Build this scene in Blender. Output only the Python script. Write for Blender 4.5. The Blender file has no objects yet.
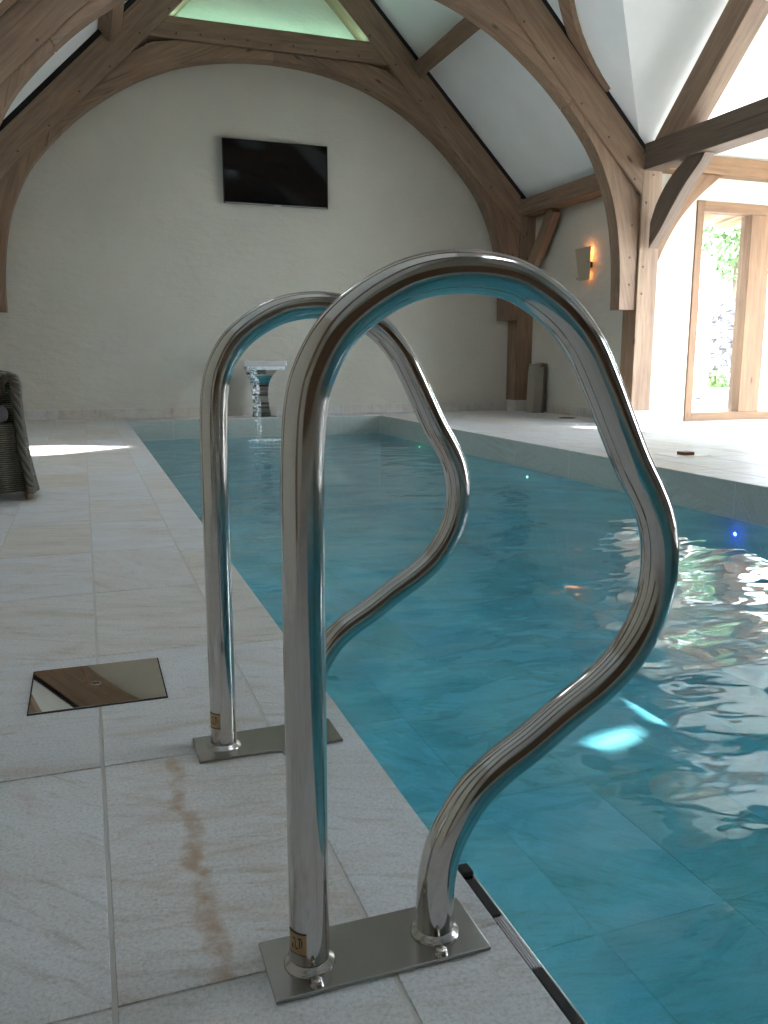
import bpy, bmesh, math, random
from math import sin, cos, pi, radians as R, sqrt, atan2
from mathutils import Vector, Matrix

random.seed(7)
S = bpy.context.scene
COL = S.collection

# ------------------------------------------------------------------ camera, sky, sun, exposure
CAM_H = 0.75
cd = bpy.data.cameras.new('camera'); cam = bpy.data.objects.new('camera', cd); COL.objects.link(cam)
cam.location = (0, 0, CAM_H)
cam.rotation_euler = (R(90 - 10.293), 0, R(-19.545))
cd.sensor_fit = 'VERTICAL'; cd.sensor_height = 24; cd.lens = 837 / 1024 * 24
cd.clip_start = 0.02
S.camera = cam
S.view_settings.view_transform = 'Standard'; S.view_settings.look = 'None'
S.view_settings.gamma = 1; S.view_settings.use_curve_mapping = False
S.view_settings.exposure = 0.9

W = bpy.data.worlds.new('sky'); S.world = W; W.use_nodes = True
bg = W.node_tree.nodes['Background']
bg.inputs[0].default_value = (0.80, 0.90, 1.0, 1); bg.inputs[1].default_value = 13.0

SUN = Vector((0.35, -0.62, 0.50)).normalized()          # direction towards the sun
sd = bpy.data.lights.new('sun', 'SUN'); sun = bpy.data.objects.new('sun', sd); COL.objects.link(sun)
sun.rotation_euler = SUN.to_track_quat('Z', 'Y').to_euler()
sd.energy = 22; sd.angle = R(0.6); sd.color = (1, 0.97, 0.93)

S.cycles.use_denoising = True
S.cycles.max_bounces = 10; S.cycles.diffuse_bounces = 6; S.cycles.glossy_bounces = 4
S.cycles.transparent_max_bounces = 12
S.cycles.sample_clamp_indirect = 6

# ------------------------------------------------------------------ materials
def mat(name):
    m = bpy.data.materials.new(name); m.use_nodes = True
    nt = m.node_tree; b = nt.nodes['Principled BSDF']
    return m, nt, b
def nd(nt, typ, **k):
    n = nt.nodes.new(typ)
    for a, v in k.items():
        if a.startswith('i_'): n.inputs[a[2:].replace('_', ' ')].default_value = v
        else: setattr(n, a, v)
    return n
def lk(nt, a, b): nt.links.new(a, b)
def ramp(nt, stops, src=None):
    r = nd(nt, 'ShaderNodeValToRGB'); e = r.color_ramp.elements
    while len(e) > 1: e.remove(e[0])
    e[0].position = stops[0][0]; e[0].color = (*stops[0][1], 1)
    for p, c in stops[1:]:
        x = e.new(p); x.color = (*c, 1)
    if src is not None: lk(nt, src, r.inputs[0])
    return r
def coords(nt, scale=(1, 1, 1), kind='Object', rnd=False):
    tc = nd(nt, 'ShaderNodeTexCoord'); mp = nd(nt, 'ShaderNodeMapping')
    mp.inputs['Scale'].default_value = scale
    lk(nt, tc.outputs[kind], mp.inputs[0])
    if rnd:
        oi = nd(nt, 'ShaderNodeObjectInfo'); mu = nd(nt, 'ShaderNodeMath', operation='MULTIPLY'); mu.inputs[1].default_value = 37.0
        lk(nt, oi.outputs['Random'], mu.inputs[0]); lk(nt, mu.outputs[0], mp.inputs['Location'])
    return mp.outputs[0]
def noise(nt, v, scale, detail=4, rough=.55, dist=0):
    n = nd(nt, 'ShaderNodeTexNoise'); n.inputs['Scale'].default_value = scale
    n.inputs['Detail'].default_value = detail; n.inputs['Roughness'].default_value = rough; n.inputs['Distortion'].default_value = dist
    lk(nt, v, n.inputs['Vector']); return n.outputs['Fac']
def mixc(nt, fac, a, b, mode='MIX'):
    m = nd(nt, 'ShaderNodeMix', data_type='RGBA', blend_type=mode)
    if isinstance(fac, (int, float)): m.inputs[0].default_value = fac
    else: lk(nt, fac, m.inputs[0])
    for i, x in ((6, a), (7, b)):
        if isinstance(x, tuple): m.inputs[i].default_value = (*x, 1)
        else: lk(nt, x, m.inputs[i])
    return m.outputs[2]
def bump(nt, b, h, strength=.3, dist=.01):
    n = nd(nt, 'ShaderNodeBump'); n.inputs['Strength'].default_value = strength; n.inputs['Distance'].default_value = dist
    lk(nt, h, n.inputs['Height']); lk(nt, n.outputs[0], b.inputs['Normal']); return n

def flat(name, c, rough=.6, metal=0, bumpy=0, bscale=60, spec=.5):
    m, nt, b = mat(name)
    b.inputs['Base Color'].default_value = (*c, 1); b.inputs['Roughness'].default_value = rough
    b.inputs['Metallic'].default_value = metal; b.inputs['Specular IOR Level'].default_value = spec
    if bumpy:
        bump(nt, b, noise(nt, coords(nt), bscale), bumpy, .004)
    return m

def wood(name, c0, c1, c2):
    m, nt, b = mat(name)
    v = coords(nt, (1, 1, 1), rnd=True)
    vs = coords(nt, (1.0, 14, 14), rnd=True)
    g = noise(nt, vs, 2.2, 7, .65, .4)
    big = noise(nt, coords(nt, (.5, 2, 2), rnd=True), 1.6, 3)
    r = ramp(nt, [(.25, c0), (.5, c1), (.75, c2)], g)
    r2 = ramp(nt, [(.3, (.78, .74, .72)), (.7, (1.1, 1.08, 1.02))], big)
    c = mixc(nt, 1, r.outputs[0], r2.outputs[0], 'MULTIPLY')
    vo = nd(nt, 'ShaderNodeTexVoronoi', feature='F1'); vo.inputs['Scale'].default_value = 1.7
    lk(nt, coords(nt, (.8, 2.2, 2.2), rnd=True), vo.inputs['Vector'])
    kn = ramp(nt, [(0.03, (.28, .2, .15)), (.09, (1, 1, 1))], vo.outputs['Distance'])
    c = mixc(nt, 1, c, kn.outputs[0], 'MULTIPLY')
    cr = noise(nt, coords(nt, (.35, 26, 26), rnd=True), 1.5, 3, .5, .3)
    ck = ramp(nt, [(.30, (.35, .28, .22)), (.345, (1, 1, 1))], cr)
    c = mixc(nt, .7, c, mixc(nt, 1, c, ck.outputs[0], 'MULTIPLY'))
    lk(nt, c, b.inputs['Base Color']); b.inputs['Roughness'].default_value = .62
    bump(nt, b, g, .35, .006)
    return m

M = {}
M['oak'] = wood('oak', (.145, .090, .058), (.225, .148, .096), (.29, .20, .135))
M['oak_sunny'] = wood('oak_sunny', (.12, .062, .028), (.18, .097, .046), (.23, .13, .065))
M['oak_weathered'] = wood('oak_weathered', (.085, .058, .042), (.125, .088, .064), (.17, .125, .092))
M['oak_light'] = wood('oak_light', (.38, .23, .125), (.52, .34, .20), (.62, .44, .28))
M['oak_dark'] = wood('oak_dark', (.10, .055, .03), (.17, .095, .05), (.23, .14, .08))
M['peg'] = flat('peg', (.09, .055, .035), .7)

def plaster(name, c, s=.25):
    m, nt, b = mat(name)
    n = noise(nt, coords(nt, (1, 1, 1)), 1.1, 6, .6)
    r = ramp(nt, [(.3, tuple(x * .93 for x in c)), (.7, tuple(min(1, x * 1.04) for x in c))], n)
    lk(nt, r.outputs[0], b.inputs['Base Color']); b.inputs['Roughness'].default_value = .85
    bump(nt, b, noise(nt, coords(nt, (3, 3, 6)), 2.2, 8, .6), s, .05)
    return m
M['plaster'] = plaster('wall_plaster', (.50, .475, .405), .3)
M['roofplaster'] = plaster('roof_plaster', (.80, .82, .81), .05)
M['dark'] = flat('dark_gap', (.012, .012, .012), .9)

def stone(name, tint=(1, 1, 1), gloss=.42, var=1.0):
    m, nt, b = mat(name)
    at = nd(nt, 'ShaderNodeAttribute', attribute_name='tone'); at.attribute_type = 'GEOMETRY'
    sp = nd(nt, 'ShaderNodeSeparateColor'); lk(nt, at.outputs['Color'], sp.inputs[0])
    tc = nd(nt, 'ShaderNodeTexCoord')
    # shift the pattern per slab
    ad = nd(nt, 'ShaderNodeVectorMath', operation='MULTIPLY_ADD')
    lk(nt, at.outputs['Color'], ad.inputs[0]); ad.inputs[1].default_value = (13, 17, 9); lk(nt, tc.outputs['Object'], ad.inputs[2])
    rot = nd(nt, 'ShaderNodeVectorRotate', rotation_type='Z_AXIS')
    ra = nd(nt, 'ShaderNodeMath', operation='MULTIPLY_ADD'); lk(nt, sp.outputs[1], ra.inputs[0]); ra.inputs[1].default_value = 1.2; ra.inputs[2].default_value = .1
    lk(nt, ad.outputs[0], rot.inputs['Vector']); lk(nt, ra.outputs[0], rot.inputs['Angle'])
    mp = nd(nt, 'ShaderNodeMapping'); mp.inputs['Scale'].default_value = (1, 3.2, 1); lk(nt, rot.outputs[0], mp.inputs[0])
    vein = noise(nt, mp.outputs[0], 2.6, 7, .62, .8)
    base = mixc(nt, sp.outputs[0], (.66, .67, .69), (.64, .595, .54))
    mpd = nd(nt, 'ShaderNodeMapping'); mpd.inputs['Scale'].default_value = (1, 5, 1); lk(nt, rot.outputs[0], mpd.inputs[0])
    streak = noise(nt, mpd.outputs[0], 9, 6, .7, .3)
    sr = ramp(nt, [(.34, (.80, .78, .74)), (.46, (1, 1, 1))], streak)
    base = mixc(nt, .9, base, mixc(nt, 1, base, sr.outputs[0], 'MULTIPLY'))
    vr = ramp(nt, [(.30, (.80, .70, .60)), (.42, (.93, .90, .86)), (.56, (1, 1, 1)), (.75, (1.06, 1.06, 1.07))], vein)
    c = mixc(nt, .85, base, mixc(nt, 1, base, vr.outputs[0], 'MULTIPLY'))
    fine = noise(nt, tc.outputs['Object'], 170, 4, .75)
    fr = ramp(nt, [(.30, (.74, .735, .72)), (.5, (1, 1, 1)), (.72, (1.16, 1.16, 1.18))], fine)
    c = mixc(nt, 1, c, fr.outputs[0], 'MULTIPLY')
    # rusty seams in the warm slabs
    ru = nd(nt, 'ShaderNodeTexNoise'); ru.inputs['Scale'].default_value = 1.3; ru.inputs['Detail'].default_value = 5; ru.inputs['Distortion'].default_value = .5
    lk(nt, mp.outputs[0], ru.inputs['Vector'])
    rr = ramp(nt, [(.485, (0, 0, 0)), (.5, (1, 1, 1)), (.515, (0, 0, 0))], ru.outputs['Fac'])
    ms = nd(nt, 'ShaderNodeMath', operation='MULTIPLY'); lk(nt, rr.outputs[0], ms.inputs[0])
    m2 = nd(nt, 'ShaderNodeMath', operation='MULTIPLY'); lk(nt, sp.outputs[2], m2.inputs[0]); m2.inputs[1].default_value = .5
    lk(nt, m2.outputs[0], ms.inputs[1])
    c = mixc(nt, ms.outputs[0], c, (.42, .29, .18))
    if name == 'limestone_slabs':                      # the one rusty seam that runs down the slab by the rails
        sx = nd(nt, 'ShaderNodeSeparateXYZ'); geo = nd(nt, 'ShaderNodeNewGeometry'); lk(nt, geo.outputs['Position'], sx.inputs[0])
        wv = noise(nt, geo.outputs['Position'], 9, 4, .6)
        a1 = nd(nt, 'ShaderNodeMath', operation='MULTIPLY_ADD'); lk(nt, wv, a1.inputs[0]); a1.inputs[1].default_value = -.10; lk(nt, sx.outputs[0], a1.inputs[2])
        a2 = nd(nt, 'ShaderNodeMath', operation='ADD'); lk(nt, a1.outputs[0], a2.inputs[0]); a2.inputs[1].default_value = -.118 + .05
        a3 = nd(nt, 'ShaderNodeMath', operation='ABSOLUTE'); lk(nt, a2.outputs[0], a3.inputs[0])
        q = ramp(nt, [(0, (1, 1, 1)), (.010, (.7, .7, .7)), (.018, (0, 0, 0))], a3.outputs[0])
        yr_ = ramp(nt, [(0, (0, 0, 0)), (.001, (1, 1, 1)), (.62, (1, 1, 1)), (.63, (0, 0, 0))])
        y1 = nd(nt, 'ShaderNodeMath', operation='SUBTRACT'); lk(nt, sx.outputs[1], y1.inputs[0]); y1.inputs[1].default_value = .922; lk(nt, y1.outputs[0], yr_.inputs[0])
        q2 = ramp(nt, [(.35, (.15, .15, .15)), (.6, (1, 1, 1))], noise(nt, geo.outputs['Position'], 30, 3))
        f = nd(nt, 'ShaderNodeMath', operation='MULTIPLY'); lk(nt, q.outputs[0], f.inputs[0]); lk(nt, yr_.outputs[0], f.inputs[1])
        f2 = nd(nt, 'ShaderNodeMath', operation='MULTIPLY'); lk(nt, f.outputs[0], f2.inputs[0]); lk(nt, q2.outputs[0], f2.inputs[1])
        f3 = nd(nt, 'ShaderNodeMath', operation='MULTIPLY'); lk(nt, f2.outputs[0], f3.inputs[0]); f3.inputs[1].default_value = .85
        c = mixc(nt, f3.outputs[0], c, (.40, .26, .15))
    c = mixc(nt, 1, c, tint, 'MULTIPLY')
    lk(nt, c, b.inputs['Base Color']); b.inputs['Roughness'].default_value = gloss
    b.inputs['Specular IOR Level'].default_value = .35
    bump(nt, b, mixc(nt, .4, vein, fine), .22, .004)
    return m
M['stone'] = stone('limestone_slabs')
M['poolstone'] = stone('pool_tiles', (.97, 1.08, 1.15), .5)
M['rim'] = stone('pool_rim', (.60, .67, .61), .5)
M['poolgrout'] = flat('pool_grout', (.50, .60, .62), .9)
M['skirt'] = stone('skirting_stone', (.76, .73, .68), .5)
M['grout'] = flat('grout', (.60, .585, .55), .9)

def steel(name, c=(.60, .575, .545), rough=.12, brush=0, axis=(1, 1, 1)):
    m, nt, b = mat(name)
    b.inputs['Metallic'].default_value = 1; b.inputs['Base Color'].default_value = (*c, 1)
    b.inputs['Roughness'].default_value = rough
    if brush:
        n = noise(nt, coords(nt, axis), 30, 4, .6)
        bump(nt, b, n, brush, .001)
        r = nd(nt, 'ShaderNodeMapRange'); r.inputs[3].default_value = rough * .7; r.inputs[4].default_value = rough * 1.5
        lk(nt, n, r.inputs[0]); lk(nt, r.outputs[0], b.inputs['Roughness'])
    return m
M['steel'] = steel('polished_steel', rough=.10)
M['plate'] = steel('brushed_plate', (.40, .395, .38), .25)
M['weld'] = steel('weld_steel', (.52, .50, .47), .24)
M['mirror'] = steel('mirror_steel', (.80, .78, .74), .02)
M['chrome'] = steel('spout_steel', (.66, .65, .63), .10)
M['satin'] = steel('spout_lip', (.80, .79, .77), .38)
M['rubber'] = flat('black_rubber', (.004, .004, .005), .55, bumpy=.3, bscale=400)
M['sticker'] = flat('sticker', (.50, .33, .17), .5)
M['ink'] = flat('ink', (.02, .015, .012), .5)
M['tvglass'] = flat('tv_glass', (.0035, .0035, .004), .06, spec=.45)
M['tvframe'] = flat('tv_frame', (.012, .012, .013), .3)
M['silver'] = flat('silver', (.55, .55, .56), .3, .8)
M['white'] = flat('white_plate', (.75, .75, .74), .4)
M['plinth'] = flat('plinth_stone', (.50, .48, .43), .6, bumpy=.2)
M['brown'] = flat('brown_insert', (.30, .15, .08), .5)

def schlick(nt, f0, normal=None):
    lw = nd(nt, 'ShaderNodeLayerWeight'); lw.inputs['Blend'].default_value = .5
    if normal is not None: lk(nt, normal, lw.inputs['Normal'])
    p = nd(nt, 'ShaderNodeMath', operation='POWER'); lk(nt, lw.outputs['Facing'], p.inputs[0]); p.inputs[1].default_value = 5
    m_ = nd(nt, 'ShaderNodeMath', operation='MULTIPLY_ADD'); lk(nt, p.outputs[0], m_.inputs[0]); m_.inputs[1].default_value = 1 - f0; m_.inputs[2].default_value = f0
    return m_.outputs[0]
def water():
    m, nt, b = mat('pool_water'); nt.nodes.remove(b)
    out = nt.nodes['Material Output']
    v = coords(nt, (1, 1, 1))
    n1 = noise(nt, coords(nt, (1.0, 1.5, 1)), 1.5, 1, .5, .8)
    n2 = noise(nt, coords(nt, (1.2, 2.0, 1)), 5.0, 1, .4, .5)
    ad = nd(nt, 'ShaderNodeMath', operation='MULTIPLY_ADD'); lk(nt, n2, ad.inputs[0]); ad.inputs[1].default_value = .14; lk(nt, n1, ad.inputs[2])
    bp = nd(nt, 'ShaderNodeBump'); bp.inputs['Strength'].default_value = .55; bp.inputs['Distance'].default_value = .06
    lk(nt, ad.outputs[0], bp.inputs['Height'])
    fr = schlick(nt, .042, bp.outputs[0])
    tr = nd(nt, 'ShaderNodeBsdfTransparent'); 
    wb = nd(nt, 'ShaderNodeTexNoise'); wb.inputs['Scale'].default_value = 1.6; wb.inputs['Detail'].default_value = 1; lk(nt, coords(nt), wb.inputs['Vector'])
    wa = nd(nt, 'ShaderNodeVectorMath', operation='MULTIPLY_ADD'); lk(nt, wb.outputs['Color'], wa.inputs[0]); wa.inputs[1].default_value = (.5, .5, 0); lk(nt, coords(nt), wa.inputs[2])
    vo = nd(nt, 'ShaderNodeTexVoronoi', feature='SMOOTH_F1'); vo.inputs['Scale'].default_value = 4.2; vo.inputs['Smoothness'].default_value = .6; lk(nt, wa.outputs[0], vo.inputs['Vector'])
    cr = ramp(nt, [(.12, (.33, .73, .84)), (.42, (.41, .82, .93)), (.62, (.54, .94, 1))], vo.outputs['Distance']); lk(nt, cr.outputs[0], tr.inputs[0])  # soft caustic light and dark swirls put into the water's tint
    gl = nd(nt, 'ShaderNodeBsdfGlossy'); gl.inputs['Roughness'].default_value = .015; lk(nt, bp.outputs[0], gl.inputs['Normal'])
    df = nd(nt, 'ShaderNodeBsdfDiffuse'); df.inputs[0].default_value = (.05, .42, .52, 1)      # faint cloudiness of the water
    m0 = nd(nt, 'ShaderNodeMixShader'); m0.inputs[0].default_value = .22; lk(nt, tr.outputs[0], m0.inputs[1]); lk(nt, df.outputs[0], m0.inputs[2])
    mx = nd(nt, 'ShaderNodeMixShader'); lk(nt, fr, mx.inputs[0]); lk(nt, m0.outputs[0], mx.inputs[1]); lk(nt, gl.outputs[0], mx.inputs[2])
    lk(nt, mx.outputs[0], out.inputs[0])
    return m
M['water'] = water()
def glass(name, tint=(.97, .98, .98), rough=0.0, ior=1.45, fac=None):
    m, nt, b = mat(name); nt.nodes.remove(b); out = nt.nodes['Material Output']
    fr = schlick(nt, .045)
    tr = nd(nt, 'ShaderNodeBsdfTransparent'); tr.inputs[0].default_value = (*tint, 1)
    gl = nd(nt, 'ShaderNodeBsdfGlossy'); gl.inputs['Roughness'].default_value = rough
    mx = nd(nt, 'ShaderNodeMixShader')
    lk(nt, fr, mx.inputs[0])
    lk(nt, tr.outputs[0], mx.inputs[1]); lk(nt, gl.outputs[0], mx.inputs[2]); lk(nt, mx.outputs[0], out.inputs[0])
    return m
M['glass'] = glass('window_glass')
def foam_mat(name, op):
    m, nt, b = mat(name)
    b.inputs['Base Color'].default_value = (.85, .93, .95, 1); b.inputs['Roughness'].default_value = .25
    n = noise(nt, coords(nt, (1, 1, .25) if op < .5 else (1, 1, 1)), 26, 4, .6)
    r = ramp(nt, [(.40, (0, 0, 0)), (.62, (op, op, op))] if op < .9 else [(.3, (.5, .5, .5)), (.45, (1, 1, 1))], n)
    lk(nt, r.outputs[0], b.inputs['Alpha'])
    return m
M['sheet'] = foam_mat('falling_water', .85)
M['foam'] = foam_mat('water_foam', 1.0)
def emis(name, c, s):
    m, nt, b = mat(name)
    b.inputs['Emission Color'].default_value = (*c, 1); b.inputs['Emission Strength'].default_value = s
    b.inputs['Base Color'].default_value = (*c, 1); return m
M['led_green'] = emis('led_green', (.05, 1, .35), 6)
M['led_white'] = emis('led_white', (.6, 1, .85), 5)
M['led_blue'] = emis('led_blue', (.05, .08, 1), 60)
M['led_strip'] = emis('led_strip_green', (.5, 1, .78), 15)
M['bulb'] = emis('bulb', (1, .42, .12), 12)

def wicker(name, c0, c1, v=95):
    m, nt, b = mat(name)
    tc = nd(nt, 'ShaderNodeTexCoord')
    w = nd(nt, 'ShaderNodeTexWave', wave_type='BANDS', bands_direction='Z'); w.inputs['Scale'].default_value = 28; w.inputs['Distortion'].default_value = 2.0
    w.inputs['Detail'].default_value = 1; w.inputs['Detail Scale'].default_value = 3
    lk(nt, tc.outputs['Object'], w.inputs['Vector'])
    w2 = nd(nt, 'ShaderNodeTexWave', wave_type='BANDS', bands_direction='DIAGONAL'); w2.inputs['Scale'].default_value = 8; w2.inputs['Distortion'].default_value = 1
    mp = nd(nt, 'ShaderNodeMapping'); mp.inputs['Scale'].default_value = (1, 1, 0); lk(nt, tc.outputs['Object'], mp.inputs[0]); lk(nt, mp.outputs[0], w2.inputs['Vector'])
    n = noise(nt, coords(nt, (1, 1, 6)), 22, 3)
    mul = nd(nt, 'ShaderNodeMath', operation='MULTIPLY'); lk(nt, w.outputs['Fac'], mul.inputs[0])
    mr = nd(nt, 'ShaderNodeMapRange'); mr.inputs[3].default_value = .55; mr.inputs[4].default_value = 1; lk(nt, w2.outputs['Fac'], mr.inputs[0]); lk(nt, mr.outputs[0], mul.inputs[1])
    r = ramp(nt, [(.1, tuple(x * .15 for x in c0)), (.4, c0), (.9, c1)], mul.outputs[0])
    rn = ramp(nt, [(.3, (.6, .6, .6)), (.7, (1.3, 1.25, 1.15))], n)
    lk(nt, mixc(nt, 1, r.outputs[0], rn.outputs[0], 'MULTIPLY'), b.inputs['Base Color'])
    b.inputs['Roughness'].default_value = .65
    bump(nt, b, mul.outputs[0], .9, .008)
    return m
M['wicker'] = wicker('wicker', (.085, .08, .055), (.22, .205, .15))
M['braid'] = flat('braid', (.085, .075, .052), .6, bumpy=.6, bscale=120)
M['cushion'] = flat('cushion', (.10, .092, .098), .9, bumpy=.3, bscale=300)
M['legwood'] = flat('leg_wood', (.30, .22, .14), .5)
M['sconce'] = flat('sconce_shade', (.36, .29, .20), .5, bumpy=.2, bscale=30)
M['boxgrey'] = flat('weathered_board', (.27, .25, .20), .6, bumpy=.4, bscale=20)
M['boxdark'] = flat('weathered_edge', (.11, .09, .07), .7, bumpy=.4, bscale=20)
def rubble():
    m, nt, b = mat('rubble_stone')
    vo = nd(nt, 'ShaderNodeTexVoronoi', feature='DISTANCE_TO_EDGE'); vo.inputs['Scale'].default_value = 4.5
    lk(nt, coords(nt, (1, 1, 1.7)), vo.inputs['Vector'])
    vc = nd(nt, 'ShaderNodeTexVoronoi', feature='F1'); vc.inputs['Scale'].default_value = 4.5; lk(nt, coords(nt, (1, 1, 1.7)), vc.inputs['Vector'])
    bw = nd(nt, 'ShaderNodeRGBToBW'); lk(nt, vc.outputs['Color'], bw.inputs[0])
    st = ramp(nt, [(.2, (.055, .055, .065)), (.8, (.17, .17, .175))], bw.outputs[0])
    r = ramp(nt, [(.0, (.05, .05, .06)), (.07, (1, 1, 1))], vo.outputs['Distance'])
    lk(nt, mixc(nt, 1, st.outputs[0], r.outputs[0], 'MULTIPLY'), b.inputs['Base Color']); b.inputs['Roughness'].default_value = .9
    bump(nt, b, r.outputs[0], .6, .04)
    return m
M['rubble'] = rubble()
M['paving'] = flat('terrace_paving', (.45, .44, .42), .8, bumpy=.2)
M['leaf'] = flat('leaf', (.11, .20, .07), .6)
M['bark'] = flat('bark', (.12, .09, .06), .9)
M['brickcoping'] = flat('coping_stone', (.36, .33, .33), .8, bumpy=.4, bscale=20)

# ------------------------------------------------------------------ mesh helpers (all shapes given in world coordinates)
def axes(ang=0, plane='XZ'):
    """object axes whose local X runs along the grain"""
    c, s = cos(ang), sin(ang)
    if plane == 'XZ': return Matrix(((c, 0, -s), (0, 1, 0), (s, 0, c)))
    if plane == 'YZ': return Matrix(((0, -1, 0), (c, 0, -s), (s, 0, c)))
    return Matrix.Identity(3)
ROT = {}
def link(name, bm, m, parent=None, loc=None, rot=None, smooth=False, kind=None):
    me = bpy.data.meshes.new(name)
    bmesh.ops.recalc_face_normals(bm, faces=bm.faces)
    vs = [v.co for v in bm.verts]
    if loc is None:
        if parent is not None: loc = Vector(parent['_w'])
        else:
            lo = [min(v[i] for v in vs) for i in range(3)]; hi = [max(v[i] for v in vs) for i in range(3)]
            loc = Vector(((lo[0] + hi[0]) / 2, (lo[1] + hi[1]) / 2, lo[2]))
    loc = Vector(loc)
    rot = rot or Matrix.Identity(3)
    inv = rot.inverted()
    for v in bm.verts: v.co = inv @ (v.co - loc)
    bm.to_mesh(me); bm.free()
    if smooth:
        for p in me.polygons: p.use_smooth = True
    ms = m if isinstance(m, (list, tuple)) else [m]
    for x in ms: me.materials.append(x)
    o = bpy.data.objects.new(name, me); COL.objects.link(o)
    if parent is not None:
        pr = ROT.get(parent.name, Matrix.Identity(3)).inverted()
        o.parent = parent; o.location = pr @ (loc - Vector(parent['_w'])); o.rotation_euler = (pr @ rot).to_euler()
    else: o.location = loc; o.rotation_euler = rot.to_euler()
    ROT[o.name] = rot.copy()
    o['_w'] = tuple(loc)
    if kind: o['kind'] = kind
    return o
def tag(o, label, cat, group=None):
    o['label'] = label; o['category'] = cat
    if group: o['group'] = group
    return o
def root(name, loc, label=None, cat=None, group=None, kind=None):
    o = bpy.data.objects.new(name, None); COL.objects.link(o); o.location = loc; o['_w'] = tuple(loc)
    o.empty_display_size = .1
    if label: tag(o, label, cat, group)
    if kind: o['kind'] = kind
    return o
def B(): return bmesh.new()
def box(bm, a, b, bev=0, mi=0):
    x0, y0, z0 = a; x1, y1, z1 = b
    vs = [bm.verts.new((x, y, z)) for z in (z0, z1) for y in (y0, y1) for x in (x0, x1)]
    fs = [bm.faces.new([vs[i] for i in q]) for q in ((0, 2, 3, 1), (4, 5, 7, 6), (0, 1, 5, 4), (2, 6, 7, 3), (0, 4, 6, 2), (1, 3, 7, 5))]
    for f in fs: f.material_index = mi
    if bev:
        es = list({e for f in fs for e in f.edges})
        bmesh.ops.bevel(bm, geom=es, offset=bev, segments=2, affect='EDGES', profile=.5)
    return bm
def prism(bm, pts, vec, bev=0):
    """extrude a closed outline of 3-D points along vec"""
    vec = Vector(vec)
    a = [bm.verts.new(p) for p in pts]; b_ = [bm.verts.new(Vector(p) + vec) for p in pts]
    n = len(pts)
    fs = [bm.faces.new(a), bm.faces.new(b_[::-1])]
    for i in range(n): fs.append(bm.faces.new((a[i], a[(i + 1) % n], b_[(i + 1) % n], b_[i])))
    bmesh.ops.recalc_face_normals(bm, faces=fs)
    if bev:
        es = list({e for f in fs for e in f.edges if len(e.link_faces) == 2 and e.calc_face_angle(0) > R(30)})
        bmesh.ops.bevel(bm, geom=es, offset=bev, segments=2, affect='EDGES', profile=.5)
    return bm
def tube(bm, pts, r, seg=24, caps=True, closed=False):
    pts = [Vector(p) for p in pts]; n = len(pts); rings = []
    rr = r if callable(r) else (lambda t: r)
    up = None
    for i, p in enumerate(pts):
        t = ((pts[(i + 1) % n] - pts[i - 1]) if closed else (pts[min(i + 1, n - 1)] - pts[max(i - 1, 0)])).normalized()
        if up is None: up = t.orthogonal().normalized()
        up = (up - t * up.dot(t)).normalized(); s = t.cross(up)
        q = rr(i / (n - 1))
        rings.append([bm.verts.new(p + (up * cos(2 * pi * k / seg) + s * sin(2 * pi * k / seg)) * q) for k in range(seg)])
    m = n if closed else n - 1
    for i in range(m):
        a, b_ = rings[i], rings[(i + 1) % n]
        for k in range(seg): bm.faces.new((a[k], a[(k + 1) % seg], b_[(k + 1) % seg], b_[k]))
    if caps and not closed: bm.faces.new(rings[0][::-1]); bm.faces.new(rings[-1])
    return bm
def lathe(bm, c, prof, seg=40, ax=Vector((0, 0, 1))):
    c = Vector(c); ax = Vector(ax).normalized(); u = ax.orthogonal().normalized(); w = ax.cross(u); rings = []
    for r, z in prof:
        rings.append([bm.verts.new(c + ax * z + (u * cos(2 * pi * k / seg) + w * sin(2 * pi * k / seg)) * max(r, 1e-5)) for k in range(seg)])
    for a, b_ in zip(rings, rings[1:]):
        for k in range(seg): bm.faces.new((a[k], a[(k + 1) % seg], b_[(k + 1) % seg], b_[k]))
    bm.faces.new(rings[0][::-1]); bm.faces.new(rings[-1])
    return bm
def catmull(pts, n=8):
    P = [Vector(p) for p in pts]; P = [P[0] * 2 - P[1]] + P + [P[-1] * 2 - P[-2]]; out = []
    for i in range(1, len(P) - 2):
        a, b_, c, d = P[i - 1:i + 3]
        for k in range(n):
            t = k / n
            out.append(.5 * ((2 * b_) + (c - a) * t + (2 * a - 5 * b_ + 4 * c - d) * t * t + (3 * b_ - a - 3 * c + d) * t ** 3))
    out.append(P[-2]); return out
def copy_tree(o, parent=None):
    c = o.copy(); COL.objects.link(c)
    if parent is not None: c.parent = parent
    for ch in list(o.children): copy_tree(ch, c)
    return c
def wall_with_openings(bm, fixed, rng, zr, axis, ops, slope=None):
    """axis 'X': wall plane spans Y, fixed=(x0,x1); axis 'Y': spans X"""
    us = sorted({rng[0], rng[1], *[v for o in ops for v in o[:2]]}); zs = sorted({zr[0], zr[1], *[v for o in ops for v in o[2:]]})
    for u0, u1 in zip(us, us[1:]):
        for z0, z1 in zip(zs, zs[1:]):
            if any(o[0] <= u0 and u1 <= o[1] and o[2] <= z0 and z1 <= o[3] for o in ops): continue
            if axis == 'X': box(bm, (fixed[0], u0, z0), (fixed[1], u1, z1))
            else: box(bm, (u0, fixed[0], z0), (u1, fixed[1], z1))

# ------------------------------------------------------------------ room measures
CX = 2.51                       # middle of the hall
XL, XR = CX - 3.80, CX + 3.80   # inner faces of side walls (-1.29 / 6.31)
YF, YB = 11.5, -3.6             # far gable / gable behind
PX0, PX1, PY0, PY1 = 0.485, 3.83, -2.6, 10.95
WZ = -0.24                      # water level
PD = -1.25                      # pool floor
RZ = 2.89; RIDGE = 6.69
WX1 = 10.8; WY0, WY1 = 5.38, 8.62   # wing

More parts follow.
